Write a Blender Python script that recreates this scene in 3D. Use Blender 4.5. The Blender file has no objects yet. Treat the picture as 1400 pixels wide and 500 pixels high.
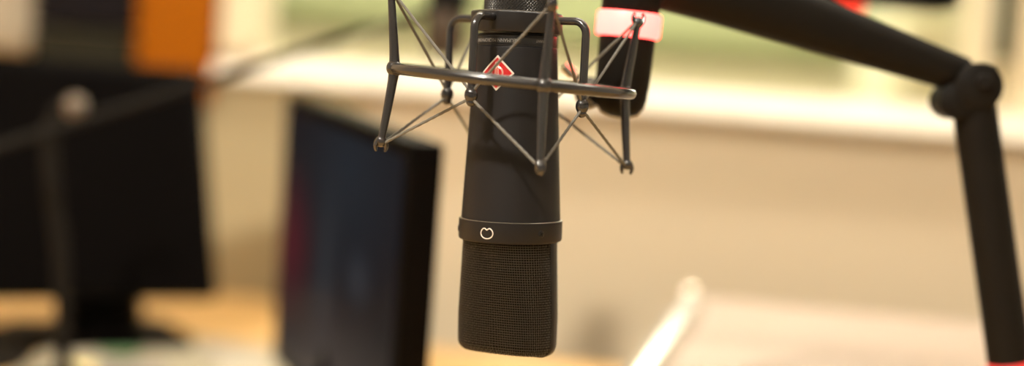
import bpy, bmesh, math, random
import numpy as np
from mathutils import Matrix, Vector

random.seed(7)
PI = math.pi
S = bpy.context.scene
COL = S.collection
S.view_settings.view_transform = 'Standard'
S.view_settings.look = 'None'
S.view_settings.gamma = 1.0
S.view_settings.use_curve_mapping = False
S.view_settings.exposure = -0.12
S.cycles.use_denoising = True
S.cycles.max_bounces = 8
S.cycles.transmission_bounces = 6
S.cycles.sample_clamp_indirect = 6.0

# ------------------------------------------------------------------ camera
FPX = 1400 / 0.69
ROLL = math.radians(4.5)
PITCH = math.atan(140 * math.cos(ROLL) / FPX)
EYE = np.array([0, 0, 1.05])
FW = np.array([0, math.cos(PITCH), -math.sin(PITCH)])
_U0 = np.array([0, math.sin(PITCH), math.cos(PITCH)])
_X = np.array([1.0, 0, 0])
RT = math.cos(ROLL) * _X + math.sin(ROLL) * _U0
UP = math.cos(ROLL) * _U0 - math.sin(ROLL) * _X


def at(px, py, y):
    """the point of the room seen at a pixel of the photograph, y metres into the room"""
    d = FW + RT * (px - 700) / FPX + UP * (250 - py) / FPX
    return EYE + d * (y / d[1])


cam_d = bpy.data.cameras.new('camera')
cam = bpy.data.objects.new('camera', cam_d)
COL.objects.link(cam)
cam.matrix_world = Matrix(((RT[0], UP[0], -FW[0], EYE[0]), (RT[1], UP[1], -FW[1], EYE[1]),
                           (RT[2], UP[2], -FW[2], EYE[2]), (0, 0, 0, 1)))
cam_d.sensor_width = 36
cam_d.lens = 36 / 0.69
cam_d.clip_start = 0.02
cam_d.dof.use_dof = True
cam_d.dof.focus_distance = 0.775
cam_d.dof.aperture_fstop = (36 / 0.69) / 30.0
S.camera = cam


# ------------------------------------------------------------------ materials
def mat(name, col, rough=0.5, metal=0.0, emit=None, estr=0.0, spec=0.5, noise=None, bump=0.0, bscale=200, coat=0.0):
    m = bpy.data.materials.new(name)
    m.use_nodes = True
    nt = m.node_tree
    b = nt.nodes['Principled BSDF']
    b.inputs['Base Color'].default_value = (*col, 1)
    b.inputs['Roughness'].default_value = rough
    b.inputs['Metallic'].default_value = metal
    b.inputs['Specular IOR Level'].default_value = spec
    b.inputs['Coat Weight'].default_value = coat
    if emit:
        b.inputs['Emission Color'].default_value = (*emit, 1)
        b.inputs['Emission Strength'].default_value = estr
    tc = nt.nodes.new('ShaderNodeTexCoord')
    if noise:
        col2, sc, stretch = noise
        mp = nt.nodes.new('ShaderNodeMapping')
        mp.inputs['Scale'].default_value = stretch
        nz = nt.nodes.new('ShaderNodeTexNoise')
        nz.inputs['Scale'].default_value = sc
        nz.inputs['Detail'].default_value = 5
        mx = nt.nodes.new('ShaderNodeMix')
        mx.data_type = 'RGBA'
        mx.inputs['A'].default_value = (*col, 1)
        mx.inputs['B'].default_value = (*col2, 1)
        nt.links.new(tc.outputs['Object'], mp.inputs['Vector'])
        nt.links.new(mp.outputs['Vector'], nz.inputs['Vector'])
        nt.links.new(nz.outputs['Fac'], mx.inputs['Factor'])
        nt.links.new(mx.outputs['Result'], b.inputs['Base Color'])
    if bump:
        nz = nt.nodes.new('ShaderNodeTexNoise')
        nz.inputs['Scale'].default_value = bscale
        nz.inputs['Detail'].default_value = 4
        bp = nt.nodes.new('ShaderNodeBump')
        bp.inputs['Strength'].default_value = bump
        bp.inputs['Distance'].default_value = 0.0005
        nt.links.new(tc.outputs['Object'], nz.inputs['Vector'])
        nt.links.new(nz.outputs['Fac'], bp.inputs['Height'])
        nt.links.new(bp.outputs['Normal'], b.inputs['Normal'])
    return m


M = dict(
    mic=mat('matt_black_lacquer', (0.0108, 0.0098, 0.0103), 0.46, 0.0, bump=0.12, bscale=2500, spec=0.2),
    band=mat('black_band', (0.011, 0.0098, 0.009), 0.4, spec=0.3),
    gap=mat('dark_gap', (0.004, 0.004, 0.004), 0.8, spec=0.1),
    print=mat('pale_print', (0.62, 0.58, 0.53), 0.6), print_dim=mat('worn_print', (0.19, 0.178, 0.168), 0.6),
    silver=mat('polished_silver', (0.86, 0.80, 0.72), 0.25, 0.5),
    red_enamel=mat('red_enamel', (0.40, 0.010, 0.012), 0.3, coat=0.3),
    wire=mat('grille_wire', (0.0085, 0.0072, 0.0070), 0.28, 0.0, spec=0.75),
    lining=mat('grille_gauze', (0.006, 0.005, 0.0045), 0.9, spec=0.1),
    rail=mat('grille_rail', (0.009, 0.008, 0.0075), 0.42, spec=0.25),
    cage=mat('gunmetal_wire', (0.022, 0.0203, 0.0212), 0.22, 0.2, spec=0.8),
    clamp=mat('clamp_black', (0.012, 0.0108, 0.011), 0.42, 0.05, spec=0.35, bump=0.1, bscale=2500),
    knurl=mat('knurled_black', (0.020, 0.0175, 0.016), 0.35, 0.2),
    cord=mat('braided_grey_cord', (0.155, 0.145, 0.122), 0.7, noise=((0.085, 0.078, 0.067), 900, (1, 1, 1))),
    arm=mat('arm_black', (0.0060, 0.0047, 0.0036), 0.6, 0.0, spec=0.10, noise=((0.0075, 0.006, 0.0046), 40, (1, 1, 1))),
    led=mat('red_light', (0.9, 0.2, 0.18), 0.4, emit=(1.0, 0.066, 0.058), estr=8.8),
    led_dim=mat('red_base_light', (0.4, 0.03, 0.03), 0.4, emit=(1.0, 0.02, 0.015), estr=0.5),
    led_spot=mat('red_power_light', (0.8, 0.05, 0.03), 0.4, emit=(1.0, 0.035, 0.018), estr=0.75),
    chrome=mat('chrome', (0.82, 0.80, 0.76), 0.12, 1.0),
    wall=mat('beige_wall', (0.61, 0.51, 0.362), 0.85, noise=((0.59, 0.49, 0.345), 3, (1, 1, 1)), spec=0.1),
    side_wall=mat('pale_side_wall', (0.62, 0.60, 0.56), 0.9),
    rim_glow=mat('rim_glow_diffuser', (0.9, 0.9, 0.85), 0.5, emit=(1.0, 0.95, 0.84), estr=15.0),
    frame=mat('window_frame_cream', (0.80, 0.70, 0.48), 0.6), wall_shade=mat('shaded_wall_beige', (0.37, 0.305, 0.185), 0.85, spec=0.1), grey_green=mat('grey_green_cloth', (0.095, 0.105, 0.065), 0.9),
    cream=mat('cream_paint', (0.84, 0.775, 0.645), 0.6),
    ceil=mat('ceiling_white', (0.75, 0.72, 0.66), 0.9),
    floor=mat('floor_carpet', (0.13, 0.11, 0.09), 0.95, noise=((0.09, 0.08, 0.07), 60, (1, 1, 1))),
    lamp=mat('lamp_diffuser', (0.9, 0.9, 0.85), 0.5, emit=(1.0, 0.93, 0.80), estr=8.0),
    lamp_far=mat('far_lamp_diffuser', (0.9, 0.9, 0.85), 0.5, emit=(1.0, 0.93, 0.78), estr=25.0), lamp_strip=mat('strip_diffuser', (0.9, 0.9, 0.85), 0.5, emit=(1.0, 0.93, 0.80), estr=42.0), lamp_spot=mat('spot_bulb', (0.9, 0.9, 0.85), 0.5, emit=(1.0, 0.92, 0.78), estr=2600.0),
    green=mat('yellow_green_wall', (0.41, 0.435, 0.24), 0.85, noise=((0.36, 0.40, 0.215), 4, (1, 1, 1))),
    olive=mat('olive_rail', (0.25, 0.23, 0.10), 0.7),
    far_cream=mat('far_cream', (0.78, 0.71, 0.48), 0.8),
    orange=mat('orange_fabric', (0.33, 0.095, 0.003), 0.9, noise=((0.29, 0.082, 0.002), 60, (1, 1, 1)), spec=0.1),
    charcoal=mat('charcoal_fabric', (0.011, 0.009, 0.0105), 0.95, noise=((0.009, 0.007, 0.008), 60, (1, 1, 1)), spec=0.1),
    olive_dark=mat('dark_olive_board', (0.018, 0.016, 0.009), 0.8, spec=0.1),
    white=mat('white_board', (0.36, 0.31, 0.235), 0.8, spec=0.1),
    wood=mat('honey_wood', (0.76, 0.47, 0.18), 0.5, noise=((0.68, 0.41, 0.145), 6, (1, 14, 8))),
    desk_leg=mat('desk_leg_grey', (0.2, 0.19, 0.18), 0.4, 0.5),
    black=mat('black_plastic', (0.0020, 0.0014, 0.0011), 0.5, spec=0.04),
    black_soft=mat('black_rubber', (0.006, 0.005, 0.004), 0.7, spec=0.1),
    goose=mat('gooseneck_metal', (0.0075, 0.006, 0.005), 0.6, 0.0, spec=0.12),
    pink=mat('pale_pink_laminate', (0.44, 0.345, 0.275), 0.6, noise=((0.39, 0.295, 0.225), 35, (1, 1, 1))),
    white_rim=mat('chromed_rim', (0.95, 0.95, 0.94), 0.22, 0.85),
    paper=mat('paper_cream', (0.36, 0.315, 0.22), 0.8),
    paper2=mat('paper_white', (0.46, 0.41, 0.31), 0.8),
    ink_green=mat('ink_green', (0.10, 0.22, 0.09), 0.8),
    ink_grey=mat('ink_grey', (0.30, 0.25, 0.22), 0.8),
    ink_yellow=mat('ink_yellow', (0.85, 0.70, 0.30), 0.8),
    brown=mat('brown_leather', (0.05, 0.03, 0.015), 0.6),
)


def screen_mat(name, base, blobs, k):
    """a screen: a dark glossy face, its picture glow and bluish reflection painted as emission"""
    m = mat(name, (0.0015, 0.0015, 0.002), 0.4, spec=0.03)
    nt = m.node_tree
    b = nt.nodes['Principled BSDF']
    tc = nt.nodes.new('ShaderNodeTexCoord')
    cur = None
    for (cx, cz, rx, rz, col) in blobs:
        mp = nt.nodes.new('ShaderNodeMapping')
        mp.inputs['Location'].default_value = (-cx / rx, 0, -cz / rz)
        mp.inputs['Scale'].default_value = (1 / rx, 0.0, 1 / rz)
        g = nt.nodes.new('ShaderNodeTexGradient')
        g.gradient_type = 'SPHERICAL'
        mx = nt.nodes.new('ShaderNodeMix')
        mx.data_type = 'RGBA'
        nt.links.new(tc.outputs['Generated'], mp.inputs['Vector'])
        nt.links.new(mp.outputs['Vector'], g.inputs['Vector'])
        nt.links.new(g.outputs['Fac'], mx.inputs['Factor'])
        if cur is None:
            mx.inputs['A'].default_value = (*base, 1)
        else:
            nt.links.new(cur, mx.inputs['A'])
        mx.inputs['B'].default_value = (*col, 1)
        cur = mx.outputs['Result']
    nt.links.new(cur, b.inputs['Emission Color'])
    b.inputs['Emission Strength'].default_value = k
    return m


M['screen_off'] = mat('screen_black', (0.0018, 0.0012, 0.0010), 0.6, spec=0.02)
M['screen_dim'] = screen_mat('screen_dim_patches', (0.010, 0.0095, 0.0125), [  # bluish patches are a reflection painted in as emission
    (0.10, 0.50, 0.26, 0.34, (0.075, 0.004, 0.014)),
    (0.60, 0.85, 0.45, 0.45, (0.014, 0.019, 0.026)),
    (0.45, 0.40, 0.13, 0.5, (0.026, 0.030, 0.036)),
    (0.5, 0.0, 0.7, 0.45, (0.055, 0.043, 0.042)),
    (0.72, 0.5, 0.12, 0.12, (0.028, 0.032, 0.04))], 1.0)

gm = bpy.data.materials.new('window_glass')
gm.use_nodes = True
_b = gm.node_tree.nodes['Principled BSDF']
_b.inputs['Base Color'].default_value = (0.97, 1.0, 0.95, 1)
_b.inputs['Transmission Weight'].default_value = 1.0
_b.inputs['Roughness'].default_value = 0.0
_b.inputs['IOR'].default_value = 1.12
M['glass'] = gm


# ------------------------------------------------------------------ mesh building
def nrm(v):
    v = np.asarray(v, float)
    return v / (np.linalg.norm(v) + 1e-12)


class MB:
    def __init__(s):
        s.v = []
        s.f = []
        s.n = 0

    def add(s, verts, faces):
        s.v.append(np.asarray(verts, float).reshape(-1, 3))
        o = s.n
        s.f.extend([tuple(i + o for i in f) for f in faces])
        s.n += len(s.v[-1])
        return s

    def grid(s, P, close_u=False, close_v=False):
        """P[i][j]: quads; u along i, v along j"""
        P = np.asarray(P, float)
        nu, nv = P.shape[:2]
        F = []
        for i in range(nu if close_u else nu - 1):
            i2 = (i + 1) % nu
            for j in range(nv if close_v else nv - 1):
                j2 = (j + 1) % nv
                F.append((i * nv + j, i * nv + j2, i2 * nv + j2, i2 * nv + j))
        return s.add(P.reshape(-1, 3), F)

    def tube(s, pts, r, n=12, closed=False, caps=True, ref=None, ell=None, lobes=0, twist=0.0, depth=0.0):
        pts = np.asarray(pts, float)
        k = len(pts)
        r = np.broadcast_to(np.asarray(r, float), (k,))
        T = np.zeros_like(pts)
        if closed:
            T = np.roll(pts, -1, 0) - np.roll(pts, 1, 0)
        else:
            T[1:-1] = pts[2:] - pts[:-2]
            T[0] = pts[1] - pts[0]
            T[-1] = pts[-1] - pts[-2]
        T /= np.linalg.norm(T, axis=1)[:, None] + 1e-12
        a = np.array(ref if ref is not None else ([0, 0, 1] if abs(T[0][2]) < 0.9 else [1, 0, 0]), float)
        P = np.zeros((k, n, 3))
        th = np.arange(n) * 2 * PI / n
        L = 0.0
        for i in range(k):
            if i:
                L += np.linalg.norm(pts[i] - pts[i - 1])
            a = a - T[i] * (a @ T[i])
            a = nrm(a)
            b = np.cross(T[i], a)
            rr = np.full(n, r[i])
            if lobes:
                rr = rr * (1 - depth + depth * np.abs(np.cos(lobes / 2 * (th + twist * L))))
            ea, eb = ell if ell else (1, 1)
            P[i] = pts[i] + (rr * np.cos(th) * ea)[:, None] * a + (rr * np.sin(th) * eb)[:, None] * b
        o = s.n
        s.grid(P, close_u=closed, close_v=True)
        if caps and not closed:
            s.f.append(tuple(o + j for j in range(n))[::-1][::-1])
            s.f.append(tuple(o + (k - 1) * n + j for j in reversed(range(n))))
        return s

    def ball(s, c, r, n=16, m=10, axes=None):
        c = np.asarray(c, float)
        r = np.broadcast_to(np.asarray(r, float), (3,))
        A = np.eye(3) if axes is None else np.asarray(axes, float)
        V = [c + A[2] * r[2]]
        for i in range(1, m):
            ph = PI * i / m
            for j in range(n):
                th = 2 * PI * j / n
                V.append(c + A[0] * r[0] * math.sin(ph) * math.cos(th) + A[1] * r[1] * math.sin(ph) * math.sin(th) + A[2] * r[2] * math.cos(ph))
        V.append(c - A[2] * r[2])
        F = []
        for j in range(n):
            F.append((0, 1 + j, 1 + (j + 1) % n))
            b = 1 + (m - 2) * n
            F.append((b + (j + 1) % n, b + j, len(V) - 1))
        for i in range(m - 2):
            for j in range(n):
                a = 1 + i * n
                F.append((a + j, a + n + j, a + n + (j + 1) % n, a + (j + 1) % n))
        return s.add(V, F)

    def lathe(s, prof, n=64, o=(0, 0, 0), axes=None, caps=True):
        """prof: (radius, height) along the axis axes[2]"""
        A = np.eye(3) if axes is None else np.asarray(axes, float)
        o = np.asarray(o, float)
        th = np.arange(n) * 2 * PI / n
        P = np.array([[o + A[0] * r * math.cos(t) + A[1] * r * math.sin(t) + A[2] * z for t in th] for r, z in prof])
        b = s.n
        s.grid(P, close_v=True)
        if caps:
            k = len(prof)
            s.f.append(tuple(b + j for j in range(n)))
            s.f.append(tuple(b + (k - 1) * n + j for j in reversed(range(n))))
        return s

    def box(s, lo, hi, bev=0.0, axes=None, o=(0, 0, 0)):
        lo = np.array(lo, float)
        hi = np.array(hi, float)
        A = np.eye(3) if axes is None else np.asarray(axes, float)
        bm = bmesh.new()
        bmesh.ops.create_cube(bm, size=1)
        for v in bm.verts:
            v.co = Vector(((lo + hi) / 2 + np.array(v.co) * (hi - lo)).tolist())
        if bev:
            bmesh.ops.bevel(bm, geom=list(bm.edges), offset=bev, segments=3, affect='EDGES', profile=0.5)
        bm.verts.index_update()
        V = np.array([v.co[:] for v in bm.verts])
        F = [tuple(v.index for v in f.verts) for f in bm.faces]
        bm.free()
        return s.add(np.asarray(o, float) + V @ A, F)

    def prism(s, poly, z0, z1, axes=None, o=(0, 0, 0)):
        A = np.eye(3) if axes is None else np.asarray(axes, float)
        n = len(poly)
        V = [(x, y, z0) for x, y in poly] + [(x, y, z1) for x, y in poly]
        F = [tuple(reversed(range(n))), tuple(range(n, 2 * n))] + [(i, (i + 1) % n, n + (i + 1) % n, n + i) for i in range(n)]
        return s.add(np.asarray(o, float) + np.array(V, float) @ A, F)

    def build(s, name, m, parent=None, smooth=True, bevel=0.0):
        V = np.concatenate(s.v)
        if parent is not None:
            W = np.array(MATS[parent.name].inverted())
            V = V @ W[:3, :3].T + W[:3, 3]
            org = None
        else:
            lo, hi = V.min(0), V.max(0)
            org = np.array([(lo[0] + hi[0]) / 2, (lo[1] + hi[1]) / 2, lo[2]])
            V = V - org
        me = bpy.data.meshes.new(name)
        me.from_pydata(V.tolist(), [], s.f)
        bm = bmesh.new()
        bm.from_mesh(me)
        bmesh.ops.recalc_face_normals(bm, faces=bm.faces)
        bm.to_mesh(me)
        bm.free()
        me.materials.append(m)
        ob = bpy.data.objects.new(name, me)
        COL.objects.link(ob)
        if smooth:
            me.polygons.foreach_set('use_smooth', [True] * len(me.polygons))
            me.set_sharp_from_angle(angle=math.radians(38))
        if parent is not None:
            ob.parent = parent
            MATS[ob.name] = MATS[parent.name]
        else:
            ob.location = org.tolist()
            MATS[ob.name] = Matrix.Translation(Vector(org.tolist()))
        return ob


MATS = {}


def thing(name, label, cat, loc, axes=None, group=None):
    o = bpy.data.objects.new(name, None)
    o.empty_display_size = 0.02
    COL.objects.link(o)
    A = np.eye(3) if axes is None else np.asarray(axes, float)
    mw = Matrix([[A[0][i], A[1][i], A[2][i], loc[i]] for i in range(3)] + [[0, 0, 0, 1]])
    o.matrix_world = mw
    MATS[o.name] = mw
    return tag(o, label, cat, group)


def tag(o, label, cat, group=None):
    o['label'] = label
    o['category'] = cat
    if group:
        o['group'] = group
    return o


def struct(o):
    o['kind'] = 'structure'
    return o


def rot_y(deg):
    t = math.radians(deg)
    c, s = math.cos(t), math.sin(t)
    return np.array([[c, 0, s], [0, 1, 0], [-s, 0, c]])


def rot_x(deg):
    t = math.radians(deg)
    c, s = math.cos(t), math.sin(t)
    return np.array([[1, 0, 0], [0, c, -s], [0, s, c]])


# ================================================================== the hanging microphone
A0 = at(706.5, 47, 0.8)
A1 = at(692.5, 480, 0.8)
LEN = float(np.linalg.norm(A0 - A1))                       # top of the body to the tip of the head
zx = nrm(A0 - A1)
yx = nrm(np.array([0, 1, 0]) - zx * zx[1])
xx = np.cross(yx, zx)
MA = np.array([xx, yx, zx])
FRONT = -25.0
PXS = LEN / 433.2                                         # metres of the axis per photo pixel


def S_(py):                                               # photo row -> distance below A0
    return (py - 47) * PXS


def on_axis(s):
    return A0 - zx * s


def radial(az):
    a = math.radians(az)
    return xx * math.sin(a) - yx * math.cos(a)


mic = thing('studio_microphone', 'black studio condenser microphone hanging upside down in the wire shock mount', 'microphone', A1, MA)


def lathe_s(prof, n=96):
    """prof of (radius, s below A0) -> lathe round the microphone axis"""
    return MB().lathe([(r, -s) for r, s in prof], n, A0, MA)


mm = 0.001
# body: a slim cone that widens towards the head
def body_r(s):
    k = (s - S_(60)) / (S_(290) - S_(60))
    return (22.0 + 4.7 * k) * mm


s_band0, s_band1, s_col0, s_col1 = S_(49.5), S_(64.5), S_(297), S_(326)
body = lathe_s([(body_r(s_band1) - 0.7 * mm, s_band1 - 0.2 * mm), (body_r(s_band1) - 0.1 * mm, s_band1 + 0.1 * mm), (body_r(s_band1), s_band1 + 0.5 * mm)] +
               [(body_r(s), s) for s in np.linspace(s_band1 + 1 * mm, s_col0 - 0.3 * mm, 24)] +
               [(body_r(s_col0) - 1 * mm, s_col0 + 0.6 * mm)]).build('body', M['mic'], mic)
rb = 21.7 * mm
band = lathe_s([(rb - 4 * mm, S_(46.6)), (rb - 1.0 * mm, S_(47)), (rb - 0.8 * mm, s_band0 - 0.4 * mm), (rb - 0.1 * mm, s_band0), (rb, s_band0 + 0.25 * mm),
                (rb, s_band0 + 0.9 * mm), (rb - 0.25 * mm, s_band0 + 1.0 * mm), (rb - 0.25 * mm, s_band0 + 1.15 * mm), (rb, s_band0 + 1.25 * mm),
                (rb, s_band1 - 1.35 * mm), (rb - 0.25 * mm, s_band1 - 1.25 * mm), (rb - 0.25 * mm, s_band1 - 1.1 * mm), (rb, s_band1 - 1.0 * mm),
                (rb, s_band1 - 0.35 * mm), (rb - 0.6 * mm, s_band1 - 0.2 * mm), (rb - 3 * mm, s_band1)]).build('name_band', M['band'], mic)


# printing on the band: runs round the microphone, upside down as the microphone hangs
def text_mesh(txt, size):
    cu = bpy.data.curves.new('t', 'FONT')
    cu.body = txt
    cu.size = size
    cu.resolution_u = 3
    cu.extrude = 0.00004
    ob = bpy.data.objects.new('t', cu)
    COL.objects.link(ob)
    bpy.context.view_layer.update()
    me = bpy.data.meshes.new_from_object(ob.evaluated_get(bpy.context.evaluated_depsgraph_get()))
    V = np.array([v.co[:] for v in me.vertices])
    F = [tuple(p.vertices) for p in me.polygons]
    bpy.data.objects.remove(ob)
    bpy.data.curves.remove(cu)
    bpy.data.meshes.remove(me)
    return V, F


def wrap_text(mb, txt, size, az0, s_base, r, squeeze=1.0):
    V, F = text_mesh(txt, size)
    out = []
    for x, y, z in V:
        az = math.radians(az0) - x * squeeze / r         # reads leftwards on an upside-down microphone
        out.append(on_axis(s_base + y) + (xx * math.sin(az) - yx * math.cos(az)) * (r + 0.00002 + z))
    mb.add(out, F)
    return V[:, 0].max() * squeeze / r


lt = MB()
hcap = 2.55 * mm
wrap_text(lt, 'NEUMANN MICROPHONE', hcap, 4, s_band0 + 2.0 * mm, rb, 0.93)
wrap_text(lt, 'GERMANY', hcap * 0.85, 53, s_band0 + 2.1 * mm, rb, 0.93)
lt.build('lettering', M['print_dim'], band, smooth=False)


# red rhombus badge on the body
def plate_point(u, v, h, c_s, az0):
    """u to the right, v up (metres) on the body's skin, h proud of it"""
    s = c_s - v
    r = body_r(s)
    az = math.radians(az0) + u / r
    return on_axis(s) + (xx * math.sin(az) - yx * math.cos(az)) * (r + h)


def skin_patch(mb, outline_fn, n, m_, h0, h1, c_s, az0):
    P0 = [[plate_point(*outline_fn(i / n, j / m_), h1, c_s, az0) for j in range(m_ + 1)] for i in range(n + 1)]
    P1 = [[plate_point(*outline_fn(i / n, j / m_), h0, c_s, az0) for j in range(m_ + 1)] for i in range(n + 1)]
    mb.grid(P0)
    mb.grid(P1)
    # the rim
    ring = [(i, 0) for i in range(n)] + [(n, j) for j in range(m_)] + [(i, m_) for i in range(n, 0, -1)] + [(0, j) for j in range(m_, 0, -1)]
    mb.grid([[P0[i][j] for i, j in ring], [P1[i][j] for i, j in ring]], close_v=True)


def rhomb(half):
    def f(a, b):
        p, q = 2 * a - 1, 2 * b - 1
        return ((p - q) * 0.5 * half, (p + q) * 0.5 * half)
    return f


BC = S_(100)
BAZ = FRONT + 0.5
bd = MB()
skin_patch(bd, rhomb(9.3 * mm), 14, 14, -0.3 * mm, 0.55 * mm, BC, BAZ)
badge = bd.build('badge', M['silver'], mic)
badge['label'] = 'red rhombus badge with a silver rim'
en = MB()
skin_patch(en, rhomb(8.05 * mm), 14, 14, 0.5 * mm, 0.68 * mm, BC, BAZ)
en.build('enamel', M['red_enamel'], badge)
em = MB()


def skin_line(pts, r=0.13 * mm, closed=False):
    em.tube([plate_point(u * mm, v * mm, 0.70 * mm, BC, BAZ) for u, v in pts], r, 6, closed=closed)


for rr in (3.5, 2.95):
    skin_line([(rr * math.cos(t), rr * math.sin(t)) for t in np.arange(40) * 2 * PI / 40], closed=True)
for u in (-0.95, 0.95):
    skin_line([(u, y) for y in np.linspace(-5.6, 5.6, 14)], 0.12 * mm)
for v in np.linspace(-5.6, 5.6, 9):
    skin_line([(-0.95, v), (0, v), (0.95, v)], 0.09 * mm)
for k in range(8):                                        # tiny upright lettering bars between the rungs
    v = -5.6 + 1.4 * k + 0.7
    skin_line([(-0.5, v - 0.4), (-0.5, v + 0.4)], 0.09 * mm)
    skin_line([(0.5, v - 0.4), (0.5, v + 0.4)], 0.09 * mm)
    skin_line([(-0.5, v + 0.4), (0.5, v - 0.4)], 0.09 * mm)
em.build('emblem', M['silver'], badge)

# collar with the heart-shaped pickup mark and screws
rc = 28.0 * mm
collar = lathe_s([(25.5 * mm, s_col0 - 0.1 * mm), (rc - 0.5 * mm, s_col0), (rc, s_col0 + 0.35 * mm), (rc, s_col1 - 1.3 * mm),
                  (rc - 0.5 * mm, s_col1 - 0.5 * mm), (rc - 1.6 * mm, s_col1), (23 * mm, s_col1 + 0.2 * mm)], 128).build('collar', M['mic'], mic)
lathe_s([(rc - 0.75 * mm, s_col0 - 0.12 * mm), (rc - 0.42 * mm, s_col0 - 0.16 * mm), (rc - 0.10 * mm, s_col0 + 0.06 * mm), (rc - 0.45 * mm, s_col0 + 0.1 * mm)], 128).build(
    'edge_highlight', mat('collar_highlight', (0.30, 0.26, 0.20), 0.35, 0.7), collar)  # highlight on the collar's top edge, put in as a paler metal ring


def collar_point(u, v, h, s_c, az0):
    az = math.radians(az0) + u / rc
    return on_axis(s_c - v) + (xx * math.sin(az) - yx * math.cos(az)) * (rc + h)


hp = []
for k in range(64):                                       # cardioid, cusp towards the top of the picture
    t = 2 * PI * k / 64
    rr = 1.62 * (1 - math.sin(t)) + 0.0
    hp.append((rr * math.cos(t) * 1.0, rr * math.sin(t)))
hp = np.array(hp)
hp[:, 0] *= 3.35 / np.abs(hp[:, 0]).max()
hp[:, 1] = (hp[:, 1] - (hp[:, 1].max() + hp[:, 1].min()) / 2)
hp[:, 1] *= 2.85 / np.abs(hp[:, 1]).max()
# give the cusp the rounded lobes of the printed sign
lob = []
for k in range(72):
    t = 2 * PI * k / 72
    x = 3.5 * math.sin(t) * (1 - 0.06 * math.cos(t))
    y = 3.0 * math.cos(t) - 0.0
    dip = 1.45 * math.exp(-(abs(x) / 1.1) ** 1.5) if math.cos(t) > 0 else 0
    lob.append((x, y - dip))
s_mid = (s_col0 + s_col1) / 2
HAZ = math.degrees(math.asin((666 - 697.2) / 71))
MB().tube([collar_point(u * mm, v * mm, 0.02 * mm, s_mid, HAZ) for u, v in lob], 0.34 * mm, 6, closed=True).build('heart_mark', M['print'], collar)['label'] = 'white heart shaped pickup mark'
for az in (35.5, -84, 156):
    d = radial(az)
    t1 = np.cross(zx, d)
    c = on_axis(s_mid) + d * rc
    sc = MB().lathe([(2.0 * mm, -1.0 * mm), (2.0 * mm, 0.12 * mm), (1.8 * mm, 0.28 * mm), (0.2 * mm, 0.42 * mm)], 24, c, [t1, zx, d])
    so = sc.build('screw', M['rail'], collar)
    cr = MB()
    for q in (0.5, 0.5 + PI / 2):
        e1 = t1 * math.cos(q) + zx * math.sin(q)
        e2 = np.cross(d, e1)
        cr.box((-1.2 * mm, -0.22 * mm, 0.30 * mm), (1.2 * mm, 0.22 * mm, 0.50 * mm), 0, [e1, e2, d], c)
    cr.build('cross_slot', M['gap'], so, smooth=False)

# the head: a wedge of woven wire over dark gauze, held between side rails
u_ax = radial(FRONT + 90)
v_ax = radial(FRONT)
H0, H1 = s_col1 - 0.3 * mm, LEN
RCN = 6.0 * mm
s_path = list(np.linspace(H0, H1 - RCN, 40))


def head_dims(s):
    k = min(1, (s - H0) / (H1 - H0))
    W = (25.2 + 1.9 * min(1, k * 1.5)) * mm
    T = (23.0 - 7.5 * k) * mm
    n = 2.15 + 0.65 * k
    if s > H1 - RCN:
        q = (s - (H1 - RCN)) / RCN
        dr = RCN * (1 - math.sqrt(max(0, 1 - q * q)))
        W -= dr
        T -= dr * 0.9
    return W, T, n


def head_point(th, s, h=0.0):
    W, T, n = head_dims(s)
    c, sn = math.cos(th), math.sin(th)
    a = (abs(c) ** (2 / n)) * math.copysign(1, c)
    b = (abs(sn) ** (2 / n)) * math.copysign(1, sn)
    nd = u_ax * (c / W) + v_ax * (sn / T)
    return on_axis(s) + u_ax * a * W + v_ax * b * T + nrm(nd) * h


# equal spacing round the head
def ring_angles(N, s):
    th = np.linspace(0, 2 * PI, 1441)
    p = np.array([head_point(t, s) for t in th])
    d = np.concatenate([[0], np.cumsum(np.linalg.norm(p[1:] - p[:-1], axis=1))])
    return np.interp(np.arange(N) / N * d[-1], d, th)


NV, NR, SUB = 118, 43, 3
TH = ring_angles(NV * SUB, H0 + 0.5 * (H1 - H0))
tail = [H1 - RCN + RCN * math.sin(q) for q in np.linspace(0, 1.35, 6)]
rows = list(np.linspace(H0 + 0.2 * mm, H1 - RCN, NR)) + tail[1:]
gd = MB()
WR, AMP = 0.26 * mm, 0.25 * mm
for j, s in enumerate(rows[:-1]):
    gd.tube([head_point(TH[i], s, AMP * math.cos(PI * (i / SUB + j))) for i in range(NV * SUB)], WR, 5, closed=True, ref=zx)
for i in range(0, NV * SUB, SUB):
    pts = []
    for j in range(len(rows) - 1):
        for q in range(SUB):
            f = q / SUB
            s = rows[j] * (1 - f) + rows[j + 1] * f
            pts.append(head_point(TH[i], s, -AMP * math.cos(PI * (i / SUB + j + f))))
    gd.tube(pts, WR * 0.62, 5, ref=u_ax)
grille = gd.build('wire_grille', M['wire'], mic)
ln = MB()
lrows = list(np.linspace(H0, H1 - RCN, 20)) + tail[1:]
ln.grid([[head_point(t, s, -0.75 * mm) for t in TH[::SUB]] for s in lrows], close_v=True)
ln.grid([[head_point(t, tail[-1], -0.75 * mm) for t in TH[::SUB]], [on_axis(tail[-1])] * NV], close_v=True)
ln.build('grille_lining', M['lining'], mic)
fr = MB()                                                 # one band down a side, across the tip and up the other side
prof = []
for s in np.linspace(H0, H1 - RCN, 16):
    W = head_dims(s)[0]
    prof.append((W, s))
for q in np.linspace(0.1, PI / 2, 10):
    W = head_dims(H1 - RCN)[0] - RCN
    prof.append((W + RCN * math.sin(PI / 2 - q), H1 - RCN + RCN * math.sin(q)))
full = prof + [(-w, s) for w, s in reversed(prof)]
HW = 3.6 * mm
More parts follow.
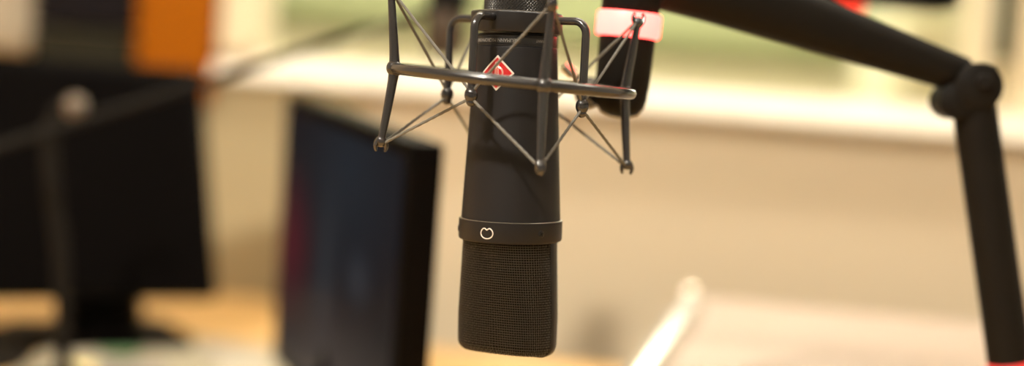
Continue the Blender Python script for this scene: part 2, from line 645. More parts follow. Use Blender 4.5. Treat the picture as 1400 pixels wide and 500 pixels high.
sect = [(-HW, -0.8 * mm), (-HW, 0.35 * mm), (-HW + 0.6 * mm, 0.8 * mm), (HW - 0.6 * mm, 0.8 * mm), (HW, 0.35 * mm), (HW, -0.8 * mm)]
P = []
for k, (w, s) in enumerate(full):
    w2, s2 = full[min(k + 1, len(full) - 1)]
    w1, s1 = full[max(k - 1, 0)]
    t = nrm([w2 - w1, s2 - s1])
    nn = np.array([-t[1], t[0]])
    if nn @ np.array([w, s - (H0 + H1) / 2]) < 0:
        nn = -nn
    P.append([on_axis(s + nn[1] * h) + u_ax * (w + nn[0] * h) + v_ax * x for x, h in sect])
fr.grid(P, close_v=True)
fr.build('grille_rail', M['rail'], mic)

# ================================================================== the shock mount
RC = at(700, 110.5, 0.8)
shock = thing('shock_mount', 'dark metal wire shock mount cage strung with grey cords around the black microphone', 'shock mount', RC)
Rr = rot_y(6.2 - 4.5) @ rot_x(0.45)
ax_c = rot_y(4.2 - 4.5) @ np.array([0, 0, 1.0])
RR = 64.2 * mm


def ring_pt(az, r=RR):
    a = math.radians(az)
    return RC + Rr @ np.array([r * math.sin(a), -r * math.cos(a), 0])


rg = MB().tube([ring_pt(a) for a in np.arange(0, 360, 3)], 3.0 * mm, 16, closed=True)
rg.build('cage_ring', M['cage'], shock)
AZ = [-75.4, 14.6, 104.6, 194.6]
HT = 39.5 * mm
tops, bots = [], []
for az in AZ:
    p = ring_pt(az)
    out = nrm(ring_pt(az) - RC)
    tan = nrm(np.cross(ax_c, out))
    top = p + ax_c * HT + out * 4.6 * mm
    bot = p - ax_c * HT + out * 4.6 * mm
    sb = MB()
    ts = np.linspace(-1, 1, 25)
    pts = []
    for t in ts:
        q = abs(t)
        bow = 4.6 * mm * (q ** 1.15) if q > 0.12 else 4.6 * mm * 0.087 * (q / 0.12)
        pts.append(p + ax_c * HT * t + out * bow)
    sb.tube(pts, [(2.75 - 0.85 * abs(t)) * mm + (0.7 * mm * math.exp(-(t / 0.07) ** 2)) for t in ts], 14)
    sb.ball(p, 4.5 * mm, 18, 12, [out, tan, ax_c])
    st = sb.build('strut', M['cage'], shock)
    for e, sg in ((top, 1), (bot, -1)):
        fk = MB()
        up = ax_c * sg
        fk.ball(e - up * 0.6 * mm, (3.0 * mm, 2.8 * mm, 3.2 * mm), 14, 10, [out, tan, up])
        for o_ in (-1, 1):                                # two prongs with the slot for the cord between them
            n_ = 9
            pr = []
            for k in range(n_):
                f = k / (n_ - 1)
                pr.append(e + up * (-1.5 + 5.6 * f) * mm + out * o_ * (1.55 + 1.5 * math.sin(f * PI * 0.72) - 0.2) * mm)
            fk.tube(pr, [(1.75 - 0.95 * (k / (n_ - 1)) ** 2) * mm for k in range(n_)], 10, ell=(1.35, 0.85), ref=tan)
            fk.ball(pr[-1], 0.85 * mm, 8, 6)
        fk.build('fork', M['cage'], st)
    tops.append(top + ax_c * 1.2 * mm)
    bots.append(bot - ax_c * 1.2 * mm)

# the inner basket: clamp ring, knurled nut and four bent hooks
BO = at(706.5, 31, 0.8)
Bz = rot_y(2.9 - 4.5) @ np.array([0, 0, 1.0])
By = nrm(np.array([0, 1, 0]) - Bz * Bz[1])
BA = np.array([np.cross(By, Bz), By, Bz])
RK = 24.6 * mm
ch = 5.4 * mm
MB().lathe([(18 * mm, ch - 0.3 * mm), (RK - 1.5 * mm, ch), (RK - 0.6 * mm, ch - 0.2 * mm), (RK, ch - 0.8 * mm), (RK, -ch + 0.8 * mm), (RK - 0.5 * mm, -ch), (20 * mm, -ch)], 96, BO, BA).build('clamp_ring', M['clamp'], shock)
MB().lathe([(RK - 1.55 * mm, ch + 0.05 * mm), (RK - 1.0 * mm, ch + 0.12 * mm), (RK - 0.7 * mm, ch - 0.02 * mm), (RK - 1.1 * mm, ch - 0.1 * mm)], 96, BO, BA).build(
    'edge_highlight', mat('clamp_highlight', (0.34, 0.30, 0.24), 0.35, 0.7), shock)  # paler ring that paints in the highlight along the clamp's top edge
kn = MB()
NK = 240
P = []
for z in np.linspace(ch, ch + 13 * mm, 48):
    row = []
    for j in range(NK):
        th = 2 * PI * j / NK
        w = th * 17.9
        zz = z / mm
        a = abs(math.sin(30 * th + zz * 1.75))
        b = abs(math.sin(30 * th - zz * 1.75))
        r = (17.3 + 0.75 * min(a, b)) * mm
        row.append(BO + BA[0] * r * math.cos(th) + BA[1] * r * math.sin(th) + BA[2] * z)
    P.append(row)
kn.grid(P, close_v=True)
kn.grid([P[-1], [BO + BA[2] * (ch + 13 * mm)] * NK], close_v=True)
kn.build('clamp_nut', M['knurl'], shock)


def b_rad(az):
    a = math.radians(az)
    return BA[0] * math.sin(a) - BA[1] * math.cos(a)


NODE_AZ = [-30.4, 59.6, 149.6, 239.6]
NODE_Y = {-30.4: 131, 59.6: 139, 149.6: 142, 239.6: 133}
nodes = []
for az in NODE_AZ:
    d = b_rad(az)
    rn = 42.3 * mm
    # the hook leaves the ring, rises a little, bends over and hangs down
    zt = 1.6 * mm
    # height of the tip below the clamp centre
    drop = (NODE_Y[az] - 31 - 0.05 * (0)) * 0.394 * mm
    base = BO + d * (RK - 1.5 * mm) + Bz * zt
    rad_b = 7.0 * mm
    pts = [base, BO + d * (RK + 2 * mm) + Bz * zt, BO + d * (rn - rad_b - 2 * mm) + Bz * zt]
    for q in np.linspace(0, PI / 2, 10)[0:]:
        pts.append(BO + d * (rn - rad_b + rad_b * math.sin(q)) + Bz * (zt - rad_b + rad_b * math.cos(q)))
    tip = BO + d * rn - Bz * (drop - math.sin(math.radians(az)) * 0.0)
    for f in np.linspace(0.1, 1, 10):
        a_ = pts[12] if len(pts) > 12 else pts[-1]
        pts.append(a_ * (1 - f) + tip * f)
    hk = MB().tube(pts, 2.15 * mm, 14)
    tan = nrm(np.cross(Bz, d))
    hk.ball(tip, (3.5 * mm, 3.5 * mm, 4.3 * mm), 20, 14, [tan, d, Bz])
    hk.ball(tip - Bz * 3.6 * mm, (2.5 * mm, 2.5 * mm, 2.6 * mm), 16, 10, [tan, d, Bz])
    hk.build('basket_hook', M['cage'], shock)
    nodes.append(tip)


def cord(ends, off, name):
    """one endless cord that zigzags from fork to hook to fork all the way round"""
    way = []
    for k in range(4):
        way.append(ends[k])
        way.append(nodes[k] + off)
    mbx = MB()
    pts = []
    for k in range(8):
        a, b = way[k], way[(k + 1) % 8]
        for f in np.linspace(0, 1, 60)[:-1]:
            pts.append(a * (1 - f) + b * f)
    mbx.tube(pts, 0.84 * mm, 9, closed=True, lobes=3, twist=2600, depth=0.25)
    return mbx.build(name, M['cord'], shock)


cord(tops, ax_c * 1.2 * mm, 'suspension_cord')
cord(bots, -ax_c * 1.6 * mm, 'suspension_cord')

# swivel that carries the cage on the boom arm
sw0 = ring_pt(140)
HEAD_C = at(859.5, 34, 0.856)
hz = rot_y(5.8 - 4.5) @ np.array([0, 0, 1.0])
hy = nrm(np.array([0, 1, 0]) - hz * hz[1])
HA = np.array([np.cross(hy, hz), hy, hz])
pvt = HEAD_C - hz * 40 * mm
jn = at(806, 126, 0.866)
MB().tube([sw0, sw0 * 0.5 + jn * 0.5, jn], [3.4 * mm, 5.2 * mm, 6.5 * mm], 16).ball(jn, 9.0 * mm, 24, 16).tube(
    [jn, jn * 0.3 + (pvt + np.array([-0.014, -0.004, 0])) * 0.7, pvt + np.array([-0.013, -0.004, 0])], [7.5 * mm, 6.5 * mm, 7.0 * mm], 16).build('swivel_joint', M['clamp'], shock)
ks = at(771, 90, 0.868)
kd = nrm(jn - ks)
ka = nrm(np.cross(kd, [0, 0, 1]))
kb = np.cross(kd, ka)
kp = []
for z, r in ((0, 0.001), (0, 3.2), (0.5, 3.8), (7.5, 3.8), (8, 3.2), (8, 1.8), (float(np.linalg.norm(jn - ks)) * 1000, 1.8)):
    kp.append((r * mm, z * mm))
MB().lathe(kp, 32, ks, [ka, kb, kd]).build('thumb_screw', M['chrome'], shock)['label'] = 'polished metal thumb screw'

# ================================================================== the boom arm on the right
EL = at(1328, 118, 0.92)
PB = at(1381, 500, 0.92)
pd = nrm(PB - EL)
base_pt = EL + pd * ((EL[2] - 0.745) / -pd[2])
boom = thing('boom_arm', 'black microphone boom arm with glowing red band reaching in from the right', 'boom arm', base_pt)
pole = MB().tube([EL + pd * 6 * mm, EL * 0.5 + base_pt * 0.5, base_pt - pd * 20 * mm], [13.5 * mm] * 3, 28, ell=(1, 1)).build('pole', M['arm'], boom)
MB().lathe([(33 * mm, 0), (33 * mm, 10 * mm), (31 * mm, 13 * mm), (20 * mm, 15 * mm), (18 * mm, 34 * mm), (14 * mm, 38 * mm)], 40, base_pt).build('table_clamp', M['arm'], boom)
lb = at(1374, 506, 0.92)
lb = EL + pd * float((lb - EL) @ pd)
side = nrm(np.cross(pd, [0, 1, 0]))
fr_ = np.cross(side, pd)
MB().lathe([(13.3 * mm, -6 * mm), (13.9 * mm, -5 * mm), (13.9 * mm, 5 * mm), (13.3 * mm, 6 * mm)], 32, lb, [side, fr_, pd]).build('base_light', M['led_dim'], boom)['label'] = 'dim red light ring'
# upper arm: fat where it meets the lit head, slimmer at the elbow
AE = at(1316, 103, 0.92)
AS = at(905, -40, 0.872)
arm_pts = [AS * (1 - f) + AE * f for f in np.linspace(0, 1, 14)]
upv = nrm(np.cross(np.cross(nrm(AE - AS), [0, 0, 1.0]), nrm(AE - AS)))
MB().tube(arm_pts, [(22.5 - 11.2 * f ** 0.9) * mm for f in np.linspace(0, 1, 14)], 28, ref=upv, ell=(1.0, 0.8)).build('upper_arm', M['arm'], boom)
# elbow: a barrel across the joint with a lobe on the arm's side
ej = MB()
for c, r, w in ((at(1330, 118, 0.92), 14.4 * mm, 16 * mm), (at(1302, 138, 0.92), 11.3 * mm, 14 * mm)):
    ej.lathe([(r - 2 * mm, -w), (r, -w + 1.5 * mm), (r, w - 1.5 * mm), (r - 2 * mm, w)], 36, c, [[1, 0, 0], [0, 0, 1], [0, -1, 0]])
ej.box(at(1304, 158, 0.92) + np.array([0, -0.013, 0]), at(1358, 91, 0.92) + np.array([0, 0.013, 0.0]), 3 * mm)
elbow = ej.build('elbow_joint', M['arm'], boom)
c = at(1334, 112, 0.92)
MB().lathe([(5 * mm, 0.0155), (5 * mm, 0.0185), (4 * mm, 0.0195)], 24, c, [[1, 0, 0], [0, 0, 1], [0, -1, 0]]).build('bolt', M['goose'], elbow)
# head cylinder with the lit band
hd = MB().lathe([(15.6 * mm, 7 * mm), (16.2 * mm, 7.5 * mm), (16.8 * mm, 9 * mm), (16.8 * mm, 24 * mm), (12 * mm, 30 * mm)], 48, HEAD_C, HA)
hd.lathe([(16.0 * mm, -7 * mm), (15.6 * mm, -36 * mm), (15.3 * mm, -36.5 * mm), (15.0 * mm, -42 * mm), (13.6 * mm, -47 * mm), (10.5 * mm, -51 * mm), (5 * mm, -53 * mm), (0.5 * mm, -53.5 * mm)], 48, HEAD_C, HA)
hd.tube([HEAD_C + hz * 20 * mm, AS], [14 * mm, 17 * mm], 24)
hd.build('arm_head', M['arm'], boom)
rl = 18.7 * mm
MB().lathe([(15 * mm, 7.2 * mm), (rl - 1.8 * mm, 7.2 * mm), (rl - 0.6 * mm, 6.7 * mm), (rl, 5.4 * mm), (rl, -5.4 * mm), (rl - 0.6 * mm, -6.7 * mm), (rl - 1.8 * mm, -7.2 * mm), (15 * mm, -7.2 * mm)], 56, HEAD_C, HA).build('light_band', M['led'], boom)['label'] = 'glowing red light band'

# ================================================================== room shell
WY = 1.95
struct(MB().box((-2.2, -1.6, -0.1), (2.2, 4.1, 0)).build('floor', M['floor'], smooth=False))
struct(MB().box((-2.2, -1.6, 2.6), (2.2, 4.1, 2.7)).build('ceiling', M['ceil'], smooth=False))
WX0, WX1 = at(352, 60, WY)[0], 1.75
wb = MB()
wb.box((-2.2, WY, 0), (2.2, WY + 0.1, 1.026))
wb.box((-2.2, WY, 1.026), (WX0, WY + 0.1, 2.6))
wb.box((WX1, WY, 1.026), (2.2, WY + 0.1, 2.6))
wb.box((WX0, WY, 1.9), (WX1, WY + 0.1, 2.6))
struct(wb.build('wall_back', M['wall'], smooth=False))
struct(MB().box((-2.3, -1.6, 0), (-2.2, 4.1, 2.6)).build('wall_left', M['side_wall'], smooth=False))
struct(MB().box((2.2, -1.6, 0), (2.3, 4.1, 2.6)).build('wall_right', M['side_wall'], smooth=False))
struct(MB().box((-2.2, -1.7, 0), (2.2, -1.6, 2.6)).build('wall_front', M['side_wall'], smooth=False))
FY = 3.9
fw_ = MB().box((-2.2, FY, 1.135), (2.2, FY + 0.1, 2.6))
struct(fw_.build('wall_far', M['green'], smooth=False))
struct(MB().box((-2.2, FY - 0.02, 0), (2.2, FY + 0.1, 1.135)).build('wall_far_dado', M['far_cream'], smooth=False))
# window sill and frame, painted cream
sx0 = WX0 - 0.10
MBs = MB().prism([(WY - 0.040, 1.025), (WY - 0.040, 1.030), (WY - 0.004, 1.056), (WY + 0.14, 1.056), (WY + 0.14, 1.025)], sx0, 2.2, [[0, 1, 0], [0, 0, 1], [1, 0, 0]])
struct(MBs.build('trim_1', M['cream'], smooth=False))
wf = MB()
jx0 = at(306, 40, WY)[0]
wf.box((jx0, WY - 0.03, 1.057), (WX0 + 0.004, WY + 0.11, 1.95), 3 * mm)
wf.box((WX0, WY - 0.03, 1.87), (WX1 + 0.05, WY + 0.11, 1.95), 3 * mm)
wf.box((WX1 - 0.004, WY - 0.03, 1.057), (WX1 + 0.05, WY + 0.11, 1.95), 3 * mm)
m0, m1 = at(1332, 40, WY)[0], at(1364, 40, WY)[0]
win = struct(wf.build('window_1', M['frame']))
MB().box((m0, WY + 0.0, 1.057), (m1, WY + 0.09, 1.87), 3 * mm).build('mullion', M['frame'], win)
m2, m3 = at(1388, 40, WY)[0], at(1388, 40, WY)[0] + 0.05
MB().box((m2, WY + 0.0, 1.057), (m3, WY + 0.09, 1.87), 3 * mm).build('mullion', M['frame'], win)
MB().box((WX0 + 0.006, WY + 0.045, 1.056), (m0 - 0.002, WY + 0.051, 1.866)).build('glass_pane', M['glass'], win, smooth=False)
MB().box((m1 + 0.002, WY + 0.045, 1.056), (m2 - 0.002, WY + 0.051, 1.866)).build('glass_pane', M['glass'], win, smooth=False)
MB().box((m3 + 0.002, WY + 0.045, 1.056), (WX1 - 0.006, WY + 0.051, 1.866)).build('glass_pane', M['glass'], win, smooth=False)

struct(MB().box((at(262, 250, WY)[0], WY - 0.02, 0.0), (at(480, 250, WY)[0], WY, 1.024)).build('wall_shade_strip', M['wall_shade'], smooth=False))  # added strip, its darker beige stands in for shade on the wall
hx0, hx1 = at(1360, 40, 1.90)[0], at(1391, 40, 1.90)[0]
hz0 = at(1376, 84, 1.90)[2]
hc = thing('cloth_strip', 'narrow grey green cloth hanging on the window frame at the right edge', 'cloth', ((hx0 + hx1) / 2, 1.905, hz0))
cl = MB()
cl.grid([[(hx0 + (hx1 - hx0) * i / 12, 1.906 + 0.005 * math.sin(i * 1.7) - 0.004 * k, z) for z in np.linspace(hz0, 1.60, 12)] for k in (0, 1) for i in (range(13) if k == 0 else reversed(range(13)))], close_u=True)
cl.build('cloth', M['grey_green'], hc)
MB().tube([((hx0 + hx1) / 2, 1.92, 1.58), ((hx0 + hx1) / 2, 1.896, 1.585), ((hx0 + hx1) / 2, 1.890, 1.605)], 0.005, 12).build('hook', M['chrome'], hc)

# ceiling lamps
def ceiling_lamp(x, y, sx, sy, m, label):
    t = thing('ceiling_lamp', label, 'ceiling lamp', (x, y, 2.57))
    MB().box((x - sx / 2, y - sy / 2, 2.575), (x + sx / 2, y + sy / 2, 2.582)).build('diffuser', m, t, smooth=False)
    f = MB()
    for lo, hi in (((-sx / 2 - .03, -sy / 2 - .03), (sx / 2 + .03, -sy / 2)), ((-sx / 2 - .03, sy / 2), (sx / 2 + .03, sy / 2 + .03)),
                   ((-sx / 2 - .03, -sy / 2), (-sx / 2, sy / 2)), ((sx / 2, -sy / 2), (sx / 2 + .03, sy / 2))):
        f.box((x + lo[0], y + lo[1], 2.57), (x + hi[0], y + hi[1], 2.60))
    f.build('frame', M['ceil'], t, smooth=False)


ceiling_lamp(-1.2, -0.2, 0.6, 0.9, M['lamp'], 'square ceiling lamp above the left end of the desk')
ceiling_lamp(0.45, 1.40, 1.7, 0.16, M['lamp_strip'], 'long strip ceiling lamp above the back edge of the desk')
ceiling_lamp(0.3, -1.0, 0.6, 0.6, M['lamp'], 'small square ceiling lamp behind the camera')
def spot_lamp(x, y, aim, r, label):
    c = np.array([x, y, 2.50])
    d = nrm(np.array(aim) - c)
    a = nrm(np.cross(d, [1, 0, 0]))
    b = np.cross(d, a)
    t = thing('spot_lamp', label, 'spot lamp', (x, y, 2.6))
    MB().lathe([(r * 1.0, 0.012), (r * 1.35, 0.030), (r * 1.35, 0.0), (r * 1.2, -0.10), (r * 0.5, -0.12)], 32, c, [a, b, d], caps=False).build('shade', M['black_soft'], t)
    MB().lathe([(0.0005, 0.012), (r, 0.010), (r, 0.004), (0.0005, 0.002)], 32, c, [a, b, d], caps=False).build('bulb', M['lamp_spot'], t)
    MB().tube([c - d * 0.115, c - d * 0.13 + np.array([0, 0, 0.02]), np.array([x, y, 2.6])], 0.012, 14).build('bracket', M['black_soft'], t)


spot_lamp(-0.80, -0.55, (0, 1.0, 1.05), 0.055, 'black ceiling spot lamp up at the left aimed at the microphone')
ceiling_lamp(0.0, 3.0, 1.6, 0.6, M['lamp_far'], 'long ceiling lamp in the room beyond the window')

# ================================================================== furniture and things, out of focus behind
DZ = 0.74
desk = thing('desk', 'honey coloured wooden desk along the beige wall below the window', 'desk', (0, 1.0, 0))
xa, xb = at(352, 410, 1.92)[0], at(585, 470, 1.70)[0]
MB().prism([(-2.0, 0.28), (1.5, 0.28), (1.5, 1.60), (0.2, 1.62), (xb, 1.68), (xa, 1.93), (-2.0, 1.93)], DZ - 0.03, DZ).build('desktop', M['wood'], desk, smooth=False)
for x, y in ((-1.9, 0.36), (-1.9, 1.84), (1.4, 0.36), (1.4, 1.5)):
    MB().box((x - .03, y - .03, 0), (x + .03, y + .03, DZ - 0.03), 4 * mm).build('leg', M['desk_leg'], desk)

# wall panels at the upper left
ox0, ox1 = at(193, 40, 1.93)[0], jx0 - 0.004
tag(MB().box((ox0, WY - 0.045, 0.99), (ox1, WY - 0.001, 1.75), 6 * mm).build('acoustic_panel', M['orange']), 'orange acoustic wall panel beside the cream window frame', 'wall panel')
dx0 = at(48, 40, 1.92)[0]
tag(MB().box((dx0, WY - 0.04, 1.075), (ox0 - 0.004, WY - 0.001, 1.75), 6 * mm).build('acoustic_panel', M['charcoal']), 'charcoal acoustic wall panel left of the orange panel', 'wall panel')
tag(MB().box((dx0, WY - 0.05, 0.93), (ox0 - 0.004, WY - 0.001, 1.071), 4 * mm).build('wall_board', M['olive_dark']), 'dark olive board below the charcoal panel behind the left monitor', 'wall board')
tag(MB().box((dx0 - 0.30, WY - 0.03, 1.045), (dx0 - 0.004, WY - 0.001, 1.6), 3 * mm).build('notice_board', M['white']), 'pale grey board on the wall at the upper left corner', 'board')


# monitors
def pose(c, yaw, pit, rol):
    cy, sy = math.cos(yaw), math.sin(yaw)
    Rz = np.array([[cy, -sy, 0], [sy, cy, 0], [0, 0, 1]])
    R = Rz @ rot_x(math.degrees(pit)) @ rot_y(math.degrees(rol))
    return R.T                                            # rows: right, back, up


def monitor(label, c, yaw, pit, rol, w, h, th, scr, foot, bez=0.012, nx=0.0, nw=1.0):
    c = np.array(c)
    A = pose(c, yaw, pit, rol)
    t = thing('monitor', label, 'monitor', (c[0], c[1], DZ))
    MB().box((-w / 2, 0, -h / 2), (w / 2, th, h / 2), 3 * mm, A, c).build('housing', M['black'], t)
    sc = MB().box((-w / 2 + bez, -0.0012, -h / 2 + bez * 1.3), (w / 2 - bez, 0.0015, h / 2 - bez), 0, A, c)
    sc.build('screen', scr, t, smooth=False)
    cn = c + A[0] * nx
    back = cn + A[1] * (th + 0.012)
    fz = DZ + 0.012
    f2 = np.array([back[0] + foot[0], back[1] + foot[1], fz])
    MB().tube([cn + A[1] * (th - 0.002), back, back * 0.55 + f2 * 0.45, f2], [0.024 * nw, 0.026 * nw, 0.026 * nw, 0.03 * nw], 24).build('neck', M['black'], t)
    MB().box((-foot[2] / 2, -foot[3] / 2, DZ + 0.0005), (foot[2] / 2, foot[3] / 2, fz + 0.002), 4 * mm, [[math.cos(yaw), math.sin(yaw), 0], [-math.sin(yaw), math.cos(yaw), 0], [0, 0, 1]], (f2[0], f2[1], 0)).build('foot', M['black'], t)
    return t


monitor('wide black monitor at the far left with a dark blank screen', (-0.4882, 1.4967, 0.9195), 0.5173, -0.4209, 0.0042, 0.379, 0.258, 0.02, M['screen_off'], (0.0, 0.0, 0.17, 0.12), nx=0.088, nw=1.5)
monitor('slim turned monitor with a dim bluish and red screen left of the microphone', (-0.1479, 1.2507, 0.8809), -1.1826, 0.024, 0.0503, 0.391, 0.258, 0.026, M['screen_dim'], (-0.02, 0.0, 0.2, 0.14))

# gooseneck lamp in front of the far left monitor
g0 = at(92, 436, 1.33)
g0[2] = DZ
gl = thing('gooseneck_lamp', 'thin grey gooseneck lamp standing before the far left monitor', 'lamp', g0)
px = [(92, 436), (84, 360), (74, 280), (68, 220), (68, 185), (76, 160), (90, 145), (102, 146)]
gp = [at(x, y, 1.33) for x, y in px]
gp[0] = g0 + np.array([0, 0, 0.01])
# smooth the neck
def smooth_path(P, n=8):
    P = [np.array(p) for p in P]
    out = []
    Q = [2 * P[0] - P[1]] + P + [2 * P[-1] - P[-2]]
    for i in range(1, len(Q) - 2):
        for f in np.arange(n) / n:
            a, b, c_, d = Q[i - 1], Q[i], Q[i + 1], Q[i + 2]
            out.append(0.5 * ((2 * b) + (c_ - a) * f + (2 * a - 5 * b + 4 * c_ - d) * f * f + (3 * b - a - 3 * c_ + d) * f ** 3))
    out.append(P[-1])
    return out


sp = smooth_path(gp)
MB().tube(sp, 0.0075, 12).build('neck', M['goose'], gl)
MB().lathe([(0.03, 0), (0.03, 0.008), (0.02, 0.014), (0.008, 0.02)], 32, g0).build('base', M['black_soft'], gl)
te = sp[-1]
MB().ball(te, 0.011, 16, 12).build('lamp_head', mat('lamp_head_metal', (0.16, 0.125, 0.095), 0.4, 0.6), gl)

# a second thin boom arm and microphone further back
b0, b1 = at(-70, 222, 1.24), at(655, -6, 1.42)
fa = thing('boom_arm', 'thin dark boom arm crossing behind the upper left of the picture', 'boom arm', (b0[0], b0[1], DZ))
MB().tube([b0, b1], [0.0045, 0.004], 14).build('arm_tube', M['goose'], fa)
MB().tube([np.array([b0[0], b0[1], DZ + 0.01]), b0 + np.array([0, 0, 0.01])], 0.010, 16).build('pole', M['black_soft'], fa)
MB().lathe([(0.045, 0), (0.045, 0.012), (0.012, 0.02)], 32, (b0[0], b0[1], DZ + 0.0005)).build('base', M['black_soft'], fa)
bm_ = thing('broadcast_microphone', 'blurred brown microphone hanging from the thin arm behind the shock mount', 'microphone', at(612, 62, 1.40))
tb = at(612, 8, 1.40)
dn = np.array([0, 0, 1.0])
MB().lathe([(0.006, -0.050), (0.014, -0.047), (0.019, -0.038), (0.019, -0.010), (0.018, -0.006)], 32, tb).build('windscreen', M['brown'], bm_)
MB().lathe([(0.018, -0.006), (0.019, -0.004), (0.019, 0.012), (0.012, 0.018), (0.006, 0.024)], 32, tb).build('barrel', M['black_soft'], bm_)

# papers on the desk at the lower left
def sheet(px_quad, z, m, label, marks=()):
    q = []
    for x, y in px_quad:
        d = FW + RT * (x - 700) / FPX + UP * (250 - y) / FPX
        t = (z - EYE[2]) / d[2]
        q.append(EYE + d * t)
    q = np.array(q)
    o = q.mean(0)
    ob = thing('paper_sheet', label, 'paper', o, group='papers on the desk')
    MB().prism([(p[0], p[1]) for p in q], z - 0.0006, z).build('page', m, ob, smooth=False)
    for (u0, v0, u1, v1, mk) in marks:
        def B(u, v):
            return (q[0] * (1 - u) + q[1] * u) * (1 - v) + (q[3] * (1 - u) + q[2] * u) * v
        poly = [B(u0, v0), B(u1, v0), B(u1, v1), B(u0, v1)]
        MB().prism([(p[0], p[1]) for p in poly], z, z + 0.0002).build('printed_block', mk, ob, smooth=False)
    return ob


sheet([(122, 440), (392, 476), (400, 620), (-60, 560)], DZ + 0.0018, M['paper'], 'large cream printed sheet with green block before the far left monitor',
      [(0.20, 0.22, 0.36, 0.36, M['ink_green']), (0.20, 0.40, 0.52, 0.62, M['ink_grey']), (0.62, 0.10, 0.9, 0.2, M['ink_grey'])])
sheet([(70, 478), (135, 482), (130, 600), (0, 590)], DZ + 0.0032, M['paper2'], 'small white sheet with yellow block lying on the cream sheet',
      [(0.2, 0.15, 0.95, 0.5, M['ink_yellow'])])
sheet([(300, 482), (372, 484), (380, 600), (280, 600)], DZ + 0.0046, M['paper2'], 'narrow white sheet near the foot of the turned monitor')
pq = []
for x, y in ((-70, 446), (92, 437), (30, 500), (-70, 520)):
    d_ = FW + RT * (x - 700) / FPX + UP * (250 - y) / FPX
    pq.append(EYE + d_ * ((DZ + 0.003 - EYE[2]) / d_[2]))
tag(MB().prism([(p[0], p[1]) for p in pq], DZ, DZ + 0.003).build('desk_mat', M['black_soft'], smooth=False), 'black desk mat left of the large cream sheet at the lower left', 'mat')

# raised side table leaf with a shiny white rim at the lower right
TZ = at(943, 404, 1.45)[2]
Cn = at(943, 404, 1.45)


def on_level(x, y, z):
    d = FW + RT * (x - 700) / FPX + UP * (250 - y) / FPX
    return EYE + d * ((z - EYE[2]) / d[2])


Lf = on_level(868, 504, TZ)
ld = nrm(Lf - Cn)
Fl = Cn + ld * 0.50
Bk = on_level(1330, 441, TZ)
bdv = nrm(Bk - Cn)
Br = Cn + bdv * 0.62
Fr = Br + ld * 0.36
riser = thing('desk_shelf', 'pale pink raised desk shelf with a shiny chromed rim in front of the wall', 'shelf', ((Cn[0] + Br[0]) / 2, (Cn[1] + Fl[1]) / 2, DZ))
# leaf with rounded corner, cut clear of the arm's pole
MB().prism([(p[0], p[1]) for p in (Cn, Fl, Fl + bdv * 0.10, Cn + bdv * 0.17 + ld * 0.36, Fr, Br)], TZ - 0.018, TZ).build('shelf_top', M['pink'], riser, smooth=False)
ro = bdv * 0.009 + np.array([0, 0, -0.003])
rim = MB().tube([Cn + ld * 0.11 + ro, Cn * .5 + Fl * .5 + ro, Fl + ro], 0.0165, 28)
rim.build('rim', M['white_rim'], riser)
MB().ball(Cn + np.array([0, 0, 0.0]), 0.0105, 20, 14).build('rim_cap', mat('cap_metal', (0.9, 0.82, 0.7), 0.18, 0.9), riser)
for p in (Cn + bdv * 0.04 + ld * 0.04, Br - bdv * 0.05 + ld * 0.04, Fr - bdv * 0.05 - ld * 0.04, Fl + bdv * 0.03 - ld * 0.04):
    MB().tube([np.array([p[0], p[1], DZ]), np.array([p[0], p[1], TZ - 0.017])], 0.012, 18).build('leg', M['chrome'], riser)

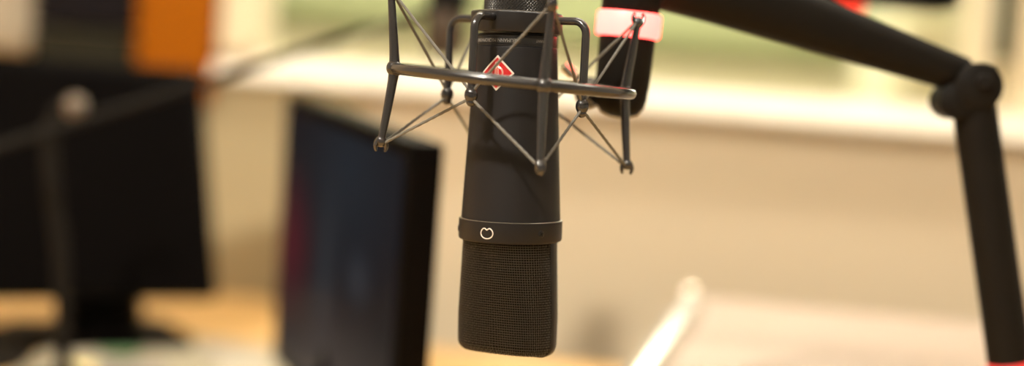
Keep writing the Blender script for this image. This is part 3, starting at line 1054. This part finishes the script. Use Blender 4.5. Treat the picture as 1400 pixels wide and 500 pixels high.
# beyond the glass
cx0, cx1 = at(1236, 50, 2.9)[0], at(1322, 50, 2.9)[0]
ctop = at(1260, 16, 2.9)[2]
cab = thing('cabinet', 'pale yellow cabinet in the room beyond the window above the boom arm', 'cabinet', ((cx0 + cx1) / 2, 3.1, 0))
MB().box((cx0, 2.92, 0.0), (cx1 + 0.1, 3.3, ctop), 4 * mm).build('body', M['far_cream'], cab)
MB().box((cx0 + 0.005, 2.90, 0.05), ((cx0 + cx1) / 2 + 0.048, 2.92, ctop - 0.01), 2 * mm).build('door', M['far_cream'], cab)
MB().box(((cx0 + cx1) / 2 + 0.052, 2.90, 0.05), (cx1 + 0.095, 2.92, ctop - 0.01), 2 * mm).build('door', M['far_cream'], cab)
SY = 1.22
wx0, wx1 = at(1100, 10, SY)[0], at(1312, 10, SY)[0]
wz = at(1312, 13, SY)[2]
sb_ = thing('signal_lamp_box', 'black signal lamp box with a red light hanging above the boom arm', 'signal lamp', ((wx0 + wx1) / 2, SY + 0.03, wz))
MB().box((wx0, SY, wz), (wx1, SY + 0.06, wz + 0.09), 4 * mm).build('housing', M['black'], sb_)
MB().tube([((wx0 + wx1) / 2, SY + 0.03, wz + 0.085), ((wx0 + wx1) / 2, SY + 0.03, 2.6)], 0.009, 16).build('ceiling_rod', M['black'], sb_)
pl = at(1166, 3, SY)
MB().lathe([(0.012, 0.0), (0.012, wz - pl[2] + 0.02)], 28, (pl[0], SY + 0.02, pl[2])).build('socket', M['black'], sb_)
MB().ball((pl[0], SY + 0.02, pl[2]), (0.0150, 0.0150, 0.0145), 24, 16).build('red_light', M['led_spot'], sb_)['label'] = 'lit red lamp'
wl = thing('rim_light_panel', 'unseen light panel added high on the far wall to brighten the shelf rim', 'light panel', (0.68, FY - 0.03, 1.62))  # unseen panel added to put a white highlight on the shelf rim
MB().box((0.22, FY - 0.035, 1.40), (1.14, FY - 0.02, 1.86), 3 * mm).build('diffuser', M['rim_glow'], wl)
MB().box((0.20, FY - 0.02, 1.38), (1.16, FY, 1.88), 3 * mm).build('backplate', M['ceil'], wl)
struct(MB().box((-2.2, FY - 0.05, 1.168), (2.2, FY, 1.186)).build('trim_2', M['olive'], smooth=False))

# dim fill from the world
w = bpy.data.worlds.new('world')
S.world = w
w.use_nodes = True
w.node_tree.nodes['Background'].inputs[0].default_value = (1, 0.85, 0.65, 1)
w.node_tree.nodes['Background'].inputs[1].default_value = 0.02
